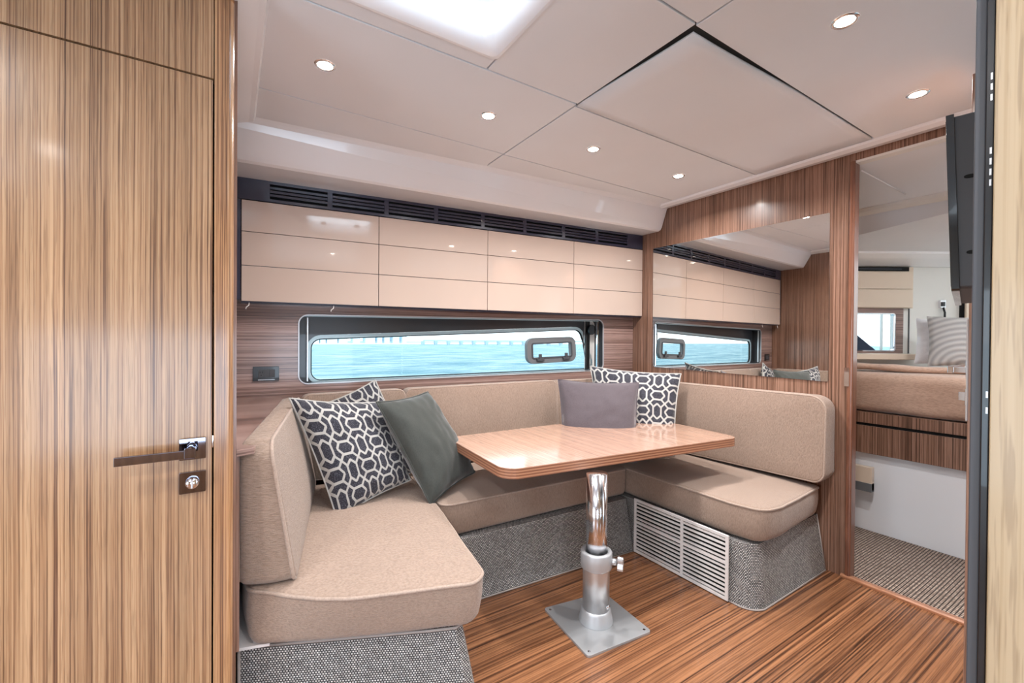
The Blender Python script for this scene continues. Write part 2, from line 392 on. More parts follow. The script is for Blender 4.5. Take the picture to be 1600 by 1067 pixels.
# white beam under the deck edge
Lc = [(2.07, ZC+.02), (2.135, ZC-.006), (2.150, ZC-.016), (2.158, ZC-.04), (2.212, 1.925), (2.222, 1.910), (2.24, 1.903), (2.46, 1.903), (2.46, ZC+.02)]
Rc = [(1.90, ZC+.02), (1.955, ZC-.006), (1.972, ZC-.016), (1.98, ZC-.04), (2.014, 1.925), (2.024, 1.910), (2.042, 1.903), (2.22, 1.903), (2.22, ZC+.02)]
n = len(Lc); vs = [(XL, *p) for p in Lc]+[(XR-.002, *p) for p in Rc]
fs = [tuple(range(n)), tuple(range(n, 2*n))]+[(i, (i+1) % n, n+(i+1) % n, n+i) for i in range(n)]
struct('trim_3', MB().add(vs, fs), M['white_gloss'], bevel=.006, seg=3)

# hull side wall with window opening
wo_ = rounded([(.287, .904), (2.243, .925), (2.238, 1.285), (.287, 1.262)], .045, 6)
mb = MB(); prism(mb, [rect(0, 0, XR, ZC), wo_], D_WALL, D_WALL+.015, hull); struct('wall_back', mb, M['hull_wood'])
# navy side filler left of cabinets
# mirror wall with doorway
mb = MB(); prism(mb, [[(.915, 0), (2.32, 0), (2.32, ZC+.02), (-.3, ZC+.02), (-.3, 2.003), (.915, 2.003)]], XR, XR+.022, XYZ_X)
struct('wall_right', mb, M['wall_wood'])
mb = MB(); prism(mb, [[(-.3, 0), (.30, 0), (.30, 2.003), (-.3, 2.003)]], XR, XR+.022, XYZ_X); struct('wall_right', mb, M['wall_wood'])
# doorway jamb lip and its dark edge
mb = MB(); prism(mb, [rounded([(XR-.012, .892), (XR+.045, .892), (XR+.045, .916), (XR-.012, .916)], .007, 3)], 0, 2.01, XYZ_Z); struct('trim_4', mb, M['red_trim'])
mb = MB(); box(mb, XR-.004, .2, 2.001, XR+.045, .9, 2.012); struct('trim_5', mb, M['white_satin'])
mb = MB(); prism(mb, [[(XR-.018, 0), (XR-.018, .010), (XR-.010, .016), (XR+.018, .012), (XR+.018, 0)]], .3, .93, lambda u, v, d: (u, d, v)); struct('trim_6', mb, M['threshold_wood'])
# left nook wall (seen in the mirror)
mb = MB(); box(mb, -.02, 1.37, 0, XL, 2.54, ZC+.02); struct('wall_left', mb, M['wall_wood'])
# door wall at the left: post, header, door
YD = 1.33
mb = MB(); prism(mb, [rounded([(-.0405, YD-.005), (.001, YD-.005), (.001, YD+.045), (-.0405, YD+.045)], [0.002, .014, .002, .002], 6)], 0, 2.0, XYZ_Z)
post = struct('trim_7', mb, M['post_wood'])
mb = MB(); prism(mb, [[(-.0405, 2.0), (.001, 2.0), (.0, 2.02), (-.006, 2.035), (-.02, ZC), (-.0405, ZC)]], YD-.005, YD+.045, XYZ_Y); struct('trim_8', mb, M['post_wood'])
mb = MB(); box(mb, -2.3, YD, 1.793, -.0425, YD+.03, ZC); struct('wall_aft', mb, M['door_wood'])
mb = MB(); box(mb, -2.3, YD+.012, 0, -.9, YD+.03, 1.79); struct('wall_aft', mb, M['door_wood'])
mb = MB(); box(mb, -.9, YD+.034, 0, .0, YD+.044, ZC); struct('trim_9', mb, M['gap'])
mb = MB(); box(mb, -.78, YD, .01, -.0440, YD+.03, 1.7885); door = struct('door_1', mb, M['door_wood'], bevel=.0015)
mb = MB(); box(mb, -2.3, YD, .0, -.784, YD+.03, 1.7885); struct('wall_aft', mb, M['door_wood'])
# closing walls behind the camera
mb = MB(); box(mb, -2.3, -1.33, 0, XR, -1.3, ZC); struct('wall_galley', mb, M['door_wood'])
mb = MB(); prism(mb, [rect(-1.33, 0, 1.36, ZC+.02), rect(-.45, .35, .70, 1.45)], -2.33, -2.3, XYZ_X); struct('wall_stern', mb, M['white_satin'])

# door furniture: lever on square rose, and thumb turn
hx, hz = -.083, .873
mb = MB(); prism(mb, [rounded(rect(hx-.0265, hz-.026, hx+.0265, hz+.026), .002, 2)], YD-.009, YD, XYZ_Y)
h = obj('door_handle', mb, M['chrome_dark_reflect'], door, bevel=.001)
mb = MB(); lathe(mb, [(0, -.012), (.011, -.012), (.011, .03), (0, .03)], 20, (hx-.003, YD-.04, hz), 'Y')
box(mb, hx-.014, YD-.055, hz-.013, hx+.009, YD-.040, hz+.010)
obj('lever_neck', mb, M['chrome_dark_reflect'], h, bevel=.002)
mb = MB(); box(mb, hx-.138, YD-.054, hz-.013, hx-.004, YD-.045, hz+.007); obj('lever', mb, M['chrome_dark_reflect'], h, bevel=.0012)
lz = hz-.082
mb = MB(); prism(mb, [rounded(rect(hx-.0265, lz-.026, hx+.0265, lz+.026), .002, 2)], YD-.009, YD, XYZ_Y)
h = obj('lock_rose', mb, M['chrome_dark_reflect'], door, bevel=.001)
mb = MB(); lathe(mb, [(0, -.014), (.010, -.013), (.0135, -.009), (.0145, 0), (.0145, .004), (0, .004)], 24, (hx, YD-.011, lz), 'Y'); obj('thumb_turn', mb, M['chrome'], h)
mb = MB(); box(mb, hx-.002, YD-.031, lz-.009, hx+.002, YD-.022, lz+.009); obj('turn_grip', mb, M['alu'], h, bevel=.001)
mb = MB(); box(mb, -.0438, YD-.002, .87, -.0412, YD+.002, .90); obj('strike_plate', mb, M['chrome'], door)

# wooden ledge along the left nook wall
mb = MB(); prism(mb, [[(XL, 1.385), (.05, 1.40), (.11, 1.72), (.19, 2.20), (.26, 2.505), (XL, 2.535)]], .825, .843, XYZ_Z)
struct('trim_10', mb, M['hull_wood'], bevel=.002)
mb = MB(); box(mb, XL, 1.415, .28, .016, 2.5, .825); struct('trim_11', mb, M['wall_wood'])

# ------------------------------------------------------------------ overhead cabinets
ux = [.031, .660, 1.293, 1.914, XR-.003]
zr = [1.318, 1.4885, 1.650, 1.8]
labels = ['cream overhead cabinet at the far left, beside the door post', 'cream overhead cabinet, second from the left above the window',
          'cream overhead cabinet, third from the left above the window', 'cream overhead cabinet at the far right, against the mirror wall']
units = []
for i in range(4):
    x0, x1 = ux[i], ux[i+1]
    t = thing('overhead_cabinet', hull((x0+x1)/2, 1.31, D_CAB+.04), labels[i], 'cabinet', 'cream overhead cabinets above the window')
    mb = MB(); prism(mb, [rect(x0+.001, 1.309, x1-.001, 1.80)], D_CAB+.012, D_WALL, hull); obj('body', mb, M['navy'], t)
    for k in range(3):
        z0, z1 = zr[k], zr[k+1]-.0028
        mb = MB(); e = .0016
        # each flap is cut with a thin undercut pull along its foot
        prism(mb, [rounded(rect(x0+e, z0, x1-e, z1), .001, 1)], 0, 1, lambda u, v, d: hull(u, v, D_CAB+.012*d - .0035*(1-d)*(v-z0)/(z1-z0)*0))
        obj('door', mb, M['cream_gloss'], t, bevel=.0015)
    if i in (0,):
        for xx in (.065, .44):
            mb = MB(); tube(mb, [hull(xx, 1.312, 2.445), hull(xx-.002, 1.298, 2.445), hull(xx-.012, 1.290, 2.445), hull(xx-.014, 1.280, 2.445)], .0025, 6); obj('catch', mb, M['white_plastic'], t)
    units.append(t)
# navy filler beside first cabinet, navy vent fascia above
mb = MB(); prism(mb, [rect(XL+.001, 1.325, .029, 1.80)], D_CAB+.004, D_WALL, hull); struct('trim_12', mb, M['navy'])
t = thing('air_vent_fascia', hull(1.26, 1.80, 2.45), 'dark navy slotted air vent running above the cream overhead cabinets', 'vent')
edges = [.149, .418, .70, .975, 1.262, 1.547, 1.834, 2.105, 2.372]
holes = []; secs = []
for i in range(8):
    a, b = edges[i]+(.012 if i else 0), edges[i+1]-(.012 if i < 7 else 0); secs.append((a, b))
mb = MB(); prism(mb, [rect(XL+.001, 1.802, XR-.002, 1.903)]+[rect(a, 1.817, b, 1.888) for a, b in secs], 2.434, 2.442, hull)
obj('fascia', mb, M['navy'], t, bevel=.001, seg=1)
mb = MB(); prism(mb, [rect(.1, 1.80, 2.45, 1.90)], 2.462, 2.470, hull); obj('backing', mb, M['gap'], t)
for a, b in secs:
    for k in range(3):
        z = 1.817+.071*(k+1)/4
        mb = MB(); vs = []
        pr = [(z+.0062, 2.4345), (z-.0052, 2.4350), (z-.0035, 2.447), (z+.003, 2.449)]
        for x in (a, b): vs += [hull(x, zz, d) for zz, d in pr]
        mb.add(vs, [(0, 1, 2, 3), (4, 5, 6, 7)]+[(q, (q+1) % 4, 4+(q+1) % 4, 4+q) for q in range(4)])
        obj('slat', mb, M['navy'], t)

# ------------------------------------------------------------------ hull window
def grow(loop, g):
    out = []; k = len(loop); A = sum(loop[i][0]*loop[(i+1) % k][1]-loop[(i+1) % k][0]*loop[i][1] for i in range(k)); sg = 1 if A > 0 else -1
    for i in range(k):
        a = Vector(loop[i-1]); b = Vector(loop[(i+1) % k]); t = (b-a)
        if t.length < 1e-9: out.append(loop[i]); continue
        t.normalize(); out.append((loop[i][0]+t.y*g*sg, loop[i][1]-t.x*g*sg))
    return out
DG = 2.615
gl = rounded([(.356, .912), (2.222, .933), (2.105, 1.214), (.356, 1.135)], [.05, .05, .06, .05], 8)
big = rect(.20, .84, 2.36, 1.36)
mb = MB(); prism(mb, [grow(wo_, .0035), grow(wo_, -.002)], D_WALL-.004, D_WALL+.004, hull); w1 = struct('window_1', mb, M['rim_metal'])
mb = MB()                                                # liner tunnel between wall and inner frame
k = len(wo_); ins = grow(wo_, -.001)
mb.add([hull(*p, D_WALL+.003) for p in ins]+[hull(*p, DG+.02) for p in ins], [(i, (i+1) % k, k+(i+1) % k, k+i) for i in range(k)], True)
obj('window_liner', mb, M['dark_grey'], w1)
mb = MB(); prism(mb, [big, grow(gl, .022)], DG-.004, DG+.02, hull); obj('window_surround', mb, M['dark_grey'], w1)
mb = MB(); prism(mb, [grow(gl, .0215), grow(gl, .002)], DG-.012, DG+.012, hull); obj('window_frame', mb, M['rim_blue'], w1, bevel=.003)
mb = MB(); prism(mb, [grow(gl, .003), grow(gl, -.003)], DG-.010, DG+.004, hull); obj('gasket', mb, M['gap'], w1)
mb = MB(); prism(mb, [gl], DG+.002, DG+.006, hull); obj('window_pane', mb, M['glass'], w1)
# small opening port inside the pane with two latches
pi = rounded([(1.672, .975), (2.065, .990), (2.055, 1.165), (1.665, 1.150)], .05, 8)
mb = MB(); prism(mb, [pi, grow(pi, -.040)], DG-.028, DG+.0015, hull); port = obj('port_frame', mb, M['grey_plastic'], w1, bevel=.006, seg=3)
mb = MB(); q = grow(pi, -.033); prism(mb, [q, grow(q, -.010)], DG-.032, DG-.027, hull); obj('port_seal', mb, M['charcoal'], port)
for xx in (1.765, 1.975):
    mb = MB(); z = .995+(xx-1.67)*.035
    prism(mb, [rect(xx-.028, z-.002, xx+.028, z+.014)], DG-.044, DG-.026, hull); prism(mb, [rect(xx-.010, z+.01, xx+.010, z+.045)], DG-.040, DG-.028, hull)
    obj('latch', mb, M['charcoal'], port, bevel=.002)
# end walls of the recess: light reveal on the right, blind rail and strap
mb = MB(); prism(mb, [[(2.150, .93), (2.236, .93), (2.236, 1.278), (2.150, 1.278)]], DG-.012, DG-.008, hull); obj('reveal_panel', mb, M['white_satin'], w1)
mb = MB(); prism(mb, [rect(2.150, .93, 2.186, 1.278)], DG-.022, DG-.013, hull); obj('strap', mb, M['black'], w1, bevel=.003)
mb = MB(); tube(mb, [hull(2.115, 1.272, DG-.04), hull(2.112, 1.10, DG-.04), hull(2.135, 1.0, DG-.04), hull(2.14, .935, DG-.04)], .0035, 6); obj('cord', mb, M['charcoal'], w1)
mb = MB(); prism(mb, [rect(2.196, .94, 2.206, 1.27)], D_WALL+.006, D_WALL+.022, hull); obj('blind_rail', mb, M['chrome'], w1, bevel=.001)
mb = MB(); prism(mb, [rect(.325, .915, .332, 1.25)], D_WALL+.006, D_WALL+.018, hull); obj('blind_rail', mb, M['alu'], w1, bevel=.001)
mb = MB(); prism(mb, [[(2.17+.028*math.cos(a*math.pi/12), 1.215+.036*math.sin(a*math.pi/12)) for a in range(24)]], D_WALL+.03, D_WALL+.045, hull); obj('speaker_disc', mb, M['black'], w1)
mb = MB(); prism(mb, [rect(.31, 1.255, 2.2, 1.2605)], D_WALL+.002, D_WALL+.012, lambda u, v, d: hull(u, v+(u-.31)*.0098, d)); obj('blind_edge', mb, M['rim_blue'], w1)

# power outlet
t = thing('power_outlet', hull(.14, .925, D_WALL), 'black power outlet plate on the striped wall left of the window', 'outlet')
mb = MB(); prism(mb, [rounded(rect(.083, .926, .197, .999), .003, 2)], D_WALL-.008, D_WALL, hull); obj('plate', mb, M['black'], t, bevel=.002)
for i in range(3):
    x = .106+i*.0245; mb = MB(); prism(mb, [rect(x, .944, x+.0235, .983)], D_WALL-.011, D_WALL-.007, hull); sk = obj('socket_module', mb, M['charcoal'], t, bevel=.001)
    if i == 0:
        for a, b, w, hh in ((.006, .966, .0025, .008), (.016, .966, .0025, .008), (.0105, .953, .004, .005)):
            mb = MB(); prism(mb, [rect(x+a, b, x+a+w, b+hh)], D_WALL-.0118, D_WALL-.0108, hull); obj('slot', mb, M['gap'], sk)
mb = MB(); prism(mb, [rect(.105, .931, .178, .9335)], D_WALL-.0095, D_WALL-.0075, hull); obj('lower_lip', mb, M['alu'], t)

# mirror on the right wall
mb = MB(); prism(mb, [rounded([(.997, .944), (2.083, .955), (2.086, 1.792), (.997, 1.788)], .006, 3)], XR-.006, XR, XYZ_X)
obj('wall_mirror', mb, M['mirror'], label='large frameless wall mirror on the striped wood wall beside the doorway', cat='mirror')

# hatch overhead
t = thing('deck_hatch', ((hx0+hx1)/2, (hy0+hy1)/2, ZC), 'white framed square deck hatch letting daylight through the ceiling', 'hatch')
def ring3(l0, z0, l1, z1, mb, sm=False):
    k = len(l0); mb.add([(*p, z0) for p in l0]+[(*p, z1) for p in l1], [(i, (i+1) % k, k+(i+1) % k, k+i) for i in range(k)], sm)
o0 = rounded(rect(hx0, hy0, hx1, hy1), .02, 8)
i0 = rounded(rect(hx0+.010, hy0+.010, hx1-.010, hy1-.010), .025, 8)
i1 = rounded(rect(hx0+.045, hy0+.045, hx1-.045, hy1-.045), .045, 8); i2 = rounded(rect(hx0+.055, hy0+.055, hx1-.055, hy1-.055), .045, 8)
mb = MB(); ring3(o0, ZC-.001, o0, ZC-.006, mb); ring3(o0, ZC-.006, i0, ZC-.007, mb); ring3(i0, ZC-.007, i1, ZC+.030, mb, True); ring3(i1, ZC+.030, i2, ZC+.12, mb, True); ring3(i2, ZC+.12, o0, ZC+.12, mb); ring3(o0, ZC+.12, o0, ZC-.001, mb)
obj('hatch_frame', mb, M['white_gloss'], t)
mb = MB(); prism(mb, [grow(i2, .004)], ZC+.121, ZC+.131, XYZ_Z); obj('hatch_pane', mb, M['acrylic'], t)
for xx in (.30, .58):
    mb = MB(); box(mb, xx-.02, hy0+.056, ZC+.10, xx+.02, hy0+.075, ZC+.118); obj('latch', mb, M['black'], t, bevel=.003)

# ------------------------------------------------------------------ downlights
def downlight(x, y, z, label, group, first=None, power=4.6, tilt=None):
    if first is None:
        t = thing('downlight', (x, y, z), label, 'light', group)
        mb = MB(); lathe(mb, [(.024, -.0005), (.025, -.003), (.031, -.0035), (.034, -.0005)], 28, (x, y, z)); obj('bezel', mb, M['chrome'], t)
        mb = MB(); lathe(mb, [(.0, -.0022), (.012, -.0026), (.0245, -.0012)], 28, (x, y, z)); obj('lens', mb, M['light_on'], t)
    else:
        t = copy_tree(first); t.location = (x, y, z); t['label'] = label; t['group'] = group
    if tilt: t.rotation_euler = tilt
    l = bpy.data.lights.new('downlight_beam', 'AREA'); l.shape = 'DISK'; l.size = .045; l.energy = power; l.color = (.97, .96, .96); l.spread = math.radians(150)
    lo = bpy.data.objects.new('downlight_beam', l); COL.objects.link(lo); lo.parent = t; lo.location = (0, 0, -.006)
    return t
SG = 'round downlights in the saloon ceiling'
d0 = downlight(.258, 1.585, ZC, 'round lit ceiling downlight nearest the white framed hatch, top left', SG)
for x, y, lb in ((.88, 1.575, 'round lit ceiling downlight, second from the left in the far row'), (1.456, 1.573, 'round lit ceiling downlight, third from the left in the far row'),
                 (2.09, 1.569, 'small round lit ceiling downlight at the mirror wall end of the far row'), (1.467, .552, 'largest round lit ceiling downlight, near the top right of the ceiling'),
                 (2.124, .567, 'round lit ceiling downlight just above the television and doorway')):
    downlight(x, y, ZC, lb, SG, d0)
for x, y, lb in ((-.75, .55, 'ceiling downlight outside the view, in front of the wooden door'), (-.75, -.35, 'ceiling downlight outside the view, at the aft end of the galley'), (.35, -.35, 'ceiling downlight outside the view, beside the tall pale cabinet')):
    downlight(x, y, ZC, lb, 'added galley downlights', d0, 6)  # unseen fixtures, added for more light in the saloon

# ------------------------------------------------------------------ settee bases
def skirt_strip(name, pts_top, pts_bot, zt, zb, mat, **kw):
    """a carpeted plinth: plan outline at the top and at the bottom; solid"""
    mb = MB(); k = len(pts_top)
    vs = [(*p, zb) for p in pts_bot]+[(*p, zt) for p in pts_top]
    mb.add(vs, [tuple(range(k)), tuple(range(k, 2*k))]+[(i, (i+1) % k, k+(i+1) % k, k+i) for i in range(k)])
    return mb
acc = {}
def wall_uv(co, nrm):
    if abs(nrm.z) > .7: return (co.x, co.y)
    t = Vector((-nrm.y, nrm.x, 0)).normalized(); return (co.x*t.x+co.y*t.y, co.z)
def arc(c, r, a0, a1, n=8): return [(c[0]+r*math.cos(math.radians(a0+(a1-a0)*i/n)), c[1]+r*math.sin(math.radians(a0+(a1-a0)*i/n))) for i in range(n+1)]
ZB = .272
base = thing('settee_base', (1.2, 2.0, 0), 'low u shaped settee plinth covered in salt and pepper woven carpet', 'bench base')
# left arm
top = [(.012, 1.463), (.50, 1.245), (.575, 1.215), (.60, 1.225), (.612, 1.25), (.70, 1.70), (.70, 2.1), (.012, 2.1)]
bot = [(.012, 1.463), (.52, 1.215), (.61, 1.175), (.64, 1.185), (.655, 1.21), (.74, 1.70), (.74, 2.1), (.012, 2.1)]
mb = skirt_strip('', top, bot, ZB-.006, 0, None); o = obj('plinth', mb, M['skirt'], base); uv_from(o, wall_uv)
mb = MB(); tube(mb, [(p[0]+.002, p[1]-.003, ZB-.008) for p in top[:6]], .0045, 6); tube(mb, [(.016, 1.457, .0), (.016, 1.457, ZB-.006)], .0045, 6); obj('bound_edge', mb, M['skirt_edge'], base)
mb = MB(); tube(mb, [(*p, .004) for p in bot[:6]], .004, 6); obj('bound_edge', mb, M['skirt_edge'], base)
mb = MB(); prism(mb, [[(p[0], p[1]) for p in [(.010, 1.440), (.09, 1.418), (.13, 1.6), (.10, 1.9), (.010, 1.9)]]], ZB-.006, ZB+.002, XYZ_Z); obj('top_board', mb, M['white_plastic'], base)
# middle
mb = skirt_strip('', [(.70, 1.735), (1.835, 1.695), (1.835, 2.2), (.70, 2.2)], [(.70, 1.702), (1.835, 1.640), (1.835, 2.2), (.70, 2.2)], ZB-.004, 0, None)
o = obj('plinth', mb, M['skirt'], base); uv_from(o, wall_uv)
mb = MB(); tube(mb, [(.72, 1.697, .004), (1.835, 1.636, .004)], .004, 6); obj('bound_edge', mb, M['skirt_edge'], base)
# right arm: rounded outer corner
topR = [(1.862, 2.2), (1.862, 1.13)]+arc((1.945, 1.095), .083, 180, 262, 8)+[(2.50, 1.035), (2.50, 2.2)]
botR = [(1.842, 2.2), (1.842, 1.10)]+arc((1.925, 1.068), .083, 180, 262, 8)+[(2.50, .995), (2.50, 2.2)]
mb = skirt_strip('', topR, botR, ZB-.004, 0, None); o = obj('plinth', mb, M['skirt'], base); uv_from(o, wall_uv)
mb = MB(); tube(mb, [(p[0]-.002, p[1]-.003, .004) for p in botR[1:-1]], .004, 6); tube(mb, [(2.499, .992, 0), (2.499, 1.034, ZB)], .003, 6); obj('bound_edge', mb, M['skirt_edge'], base)
# white slatted grille on the right arm
t = thing('floor_vent_grille', (1.84, 1.36, 0), 'white slatted rectangular vent grille set into the right bench plinth', 'vent')
def GX(y, z, d): return (1.836-d+.02*(z/.29)*.0, y, z)
gy0, gy1, gz0, gz1 = 1.098, 1.632, .004, .292
ym = 1.335
mb = MB(); prism(mb, [rect(gy0, gz0, gy1, gz1), rect(gy0+.014, gz0+.014, ym-.007, gz1-.014), rect(ym+.007, gz0+.014, gy1-.014, gz1-.014)], 0, .008, GX); obj('frame', mb, M['white_plastic'], t, bevel=.0015)
mb = MB(); box(mb, 1.8375, gy0+.01, .01, 1.8415, gy1-.01, .268); obj('backing', mb, M['gap'], t)
NS = 13; pitch = (gz1-gz0-.028)/NS
for a, b in ((gy0+.014, ym-.007), (ym+.007, gy1-.014)):
    for k in range(NS):
        z = gz0+.014+pitch*(k+.5); w = .0040 if k != 7 else .007
        mb = MB(); pr = [(1.829, z-w), (1.829, z+w*.7), (1.836, z+w), (1.836, z-w*.2)]
        mb.add([(x, a, zz) for x, zz in pr]+[(x, b, zz) for x, zz in pr], [(0, 1, 2, 3), (4, 5, 6, 7)]+[(q, (q+1) % 4, 4+(q+1) % 4, 4+q) for q in range(4)])
        obj('slat', mb, M['white_plastic'], t)

# ------------------------------------------------------------------ cushions
def pad(outline, T, r, dome, mp, dome_back=0, seed=0, wr=0.0, hard=0.35):
    """upholstered pad: outline in (u,v), thickness T; returns mesh and the two seam rings"""
    k = len(outline); cx = sum(p[0] for p in outline)/k; cy = sum(p[1] for p in outline)/k
    rings = []
    def off(g): return grow(outline, -g)
    prof = []
    for i in range(6):
        a = math.pi/2*i/5; prof.append((r*(1-math.sin(a)), r*(1-math.cos(a))))
    for i in range(1, 6): prof.append((-.004*math.sin(math.pi*i/6), r+(T-r*hard-r)*i/6))
    for i in range(6):
        a = math.pi/2*i/5; prof.append((r*hard*(1-math.cos(a)), T-r*hard+r*hard*math.sin(a)))
    mb = MB()
    P2 = [(off(g), t) for g, t in prof]
    ctr = (cx, cy); L = 9
    back = []; inner = P2[0][0]
    for i in range(1, L+1):
        s = 1-i/(L+.0) if i < L else .02
        back.append(([(cx+(p[0]-cx)*s, cy+(p[1]-cy)*s) for p in inner], -dome_back*(1-s**2.5)))
    front = []; inner = P2[-1][0]
    for i in range(1, L+1):
        s = 1-i/(L+.0) if i < L else .02
        front.append(([(cx+(p[0]-cx)*s, cy+(p[1]-cy)*s) for p in inner], T+dome*(1-s**2.5)))
    allr = list(reversed(back))+P2+front
    vs = []
    for lp, t in allr:
        for p in lp:
            nz = wr*noise.noise(Vector((p[0]*7+seed, p[1]*7, t*9))) + wr*.5*noise.noise(Vector((p[0]*19+seed, p[1]*19, t*22)))
            q = Vector(mp(p[0], p[1], t)); ce = Vector(mp(cx, cy, T/2)); d = (q-ce)
            vs.append(q+d.normalized()*nz)
    fs = []
    for i in range(len(allr)-1):
        for j in range(k): fs.append((i*k+j, i*k+(j+1) % k, (i+1)*k+(j+1) % k, (i+1)*k+j))
    fs += [tuple(range(k)), tuple(range((len(allr)-1)*k, len(allr)*k))]
    mb.add(vs, fs, True)
    seam = (L+len(prof)-5)*k
    return mb, [vs[seam+j] for j in range(k)], [vs[(L+1)*k+j] for j in range(k)]
def dense(pts, step=.03):
    out = []; k = len(pts)
    for i in range(k):
        a = Vector(pts[i]); b = Vector(pts[(i+1) % k]); n = max(1, int((b-a).length/step))
        for j in range(n): out.append(tuple(a+(b-a)*j/n))
    return out
def cushion(name, label, outline, T, r, dome, mp, mat, pr=.0055, both=False, seed=0, wr=.002, dome_back=0, hard=.35, cat='seat cushion', group='tan settee seat cushions'):
    mb, s1, s2 = pad(dense(outline), T, r, dome, mp, dome_back, seed, wr, hard)
    xs = [v.x for v in mb.v]; ys = [v.y for v in mb.v]; zs = [v.z for v in mb.v]
    t = thing(name, ((min(xs)+max(xs))/2, (min(ys)+max(ys))/2, min(zs)), label, cat, group)
    obj('cover', mb, mat, t)
    p = MB(); tube(p, s1, pr, 7, True); obj('piping', p, M['piping'], t)
    if both: p = MB(); tube(p, s2, pr, 7, True); obj('piping', p, M['piping'], t)
    return t
ZS0, TS = .274, .155
def bulge(amount, cx, cy):
    def f(u, v, t):
        s = amount*(1-min(1, max(0, t/TS)))      # foot of the cushion spreads a little
        d = Vector((u-cx, v-cy)); L = max(d.length, 1e-6)
        return (u+d.x/L*s, v+d.y/L*s, ZS0+t)
    return f
lo = rounded([(.028, 1.54), (.040, 1.412), (.30, 1.292), (.61, 1.168), (.655, 1.20), (.752, 1.80), (.772, 2.25), (.33, 2.31), (.06, 1.70)], [.04, .05, .2, .06, .05, .2, .05, .03, .1], 5)
def LS(u, v, t):
    s = min(1, max(0, t/TS)); w = max(0, min(1, (1.62-v)/.25))
    ks = [(.03, .055), (.08, .035), (.13, .0), (.20, -.03), (.27, -.042), (.40, -.036), (.60, -.022), (.80, -.0)]
    dy = ks[-1][1]
    if u <= ks[0][0]: dy = ks[0][1]
    else:
        for (a, p), (b, q) in zip(ks, ks[1:]):
            if a <= u <= b: dy = p+(q-p)*(u-a)/(b-a)
    return (u, v+dy*s*w, ZS0+t)
cushion('seat_cushion', 'tan seat cushion of the left bench, nearest the wooden door', lo, TS, .035, .014, LS, M['seat'], seed=1, wr=.004)
mo = rounded([(.762, 1.748), (1.868, 1.722), (1.868, 2.20), (.790, 2.30)], [.05, .02, .03, .03], 5)
cushion('seat_cushion', 'tan middle seat cushion under the window behind the table', mo, TS-.003, .03, .012, lambda u, v, t: (u, v-.0*(1-t/TS), ZS0+t), M['seat_vert'], seed=2, wr=.002)
ro = rounded([(1.876, 2.18), (1.876, 1.12), (1.905, .985), (2.03, .972), (2.47, 1.01), (2.47, 2.13)], [.02, .04, .08, .12, .03, .03], 6)
cushion('seat_cushion', 'tan seat cushion of the right bench above the white vent grille', ro, TS, .04, .012, lambda u, v, t: (u-.012*(1-t/TS), v+.004*(1-t/TS), ZS0+t), M['seat_vert'], seed=3, wr=.003)
BG = 'tan settee back cushions'
# left backrest: wedge thicker at the foot, standing at an angle to the side wall
def LB(u, v, t):
    # u along 0..1 (front to back), v height 0..1, t thickness 0..1 from outside face inwards
    fo_t, fo_b = Vector((.010, 1.415)), Vector((.012, 1.440)); fi_t, fi_b = Vector((.092, 1.392)), Vector((.160, 1.405))
    bo_t, bo_b = Vector((.200, 2.40)), Vector((.190, 2.38)); bi_t, bi_b = Vector((.278, 2.37)), Vector((.345, 2.30))
    o = (fo_b.lerp(fo_t, v)).lerp(bo_b.lerp(bo_t, v), u); i = (fi_b.lerp(fi_t, v)).lerp(bi_b.lerp(bi_t, v), u)
    p = o.lerp(i, t); return (p.x, p.y, .437+(.852-.437)*v)
def LBm(u, v, t): return LB(u/.95, v/.415, t/.12)
ol = rounded([(0, 0), (.95, 0), (.95, .415), (0, .415)], [.03, .03, .04, .06], 6)
cushion('back_cushion', 'tan back cushion at the far left, crinkled end facing the viewer', ol, .12, .022, .014, LBm, M['seat_side'], both=True, seed=4, wr=.002, cat='back cushion', group=BG, hard=.5)
# back cushions along the hull
DB0, DB1 = 2.375, 2.502
def HB(u, v, t): return hull(u, .437+v, DB1-(t*(1-.22*v/.43)) )
for a, b, h0, h1, lb in ((.292, .795, .420, .428, 'short tan back cushion under the window behind the patterned pillows'), (.802, 1.765, .428, .440, 'long tan back cushion under the window behind the table'), (1.772, 2.37, .436, .440, 'tan back cushion in the right corner behind the mauve and patterned pillows')):
    ol = rounded([(a, 0), (b, 0), (b, h1), (a, h0)], [.02, .02, .035, .035], 5)
    cushion('back_cushion', lb, ol, .125, .02, .008, HB, M['seat_vert'], seed=b*9, wr=.0015, cat='back cushion', group=BG, hard=.45)
# right back cushion against the mirror wall
def RB(u, v, t): return (XR-.008-(t*(1-.18*v/.43)), u, .437+v)
ol = rounded([(.958, .028), (2.17, -.0), (2.17, .43), (.958, .440)], [.05, .02, .03, .07], 8)
cushion('back_cushion', 'long tan back cushion on the right, below the wall mirror', ol, .135, .02, .010, RB, M['seat_vert'], both=True, seed=6, wr=.0015, cat='back cushion', group=BG, hard=.5)

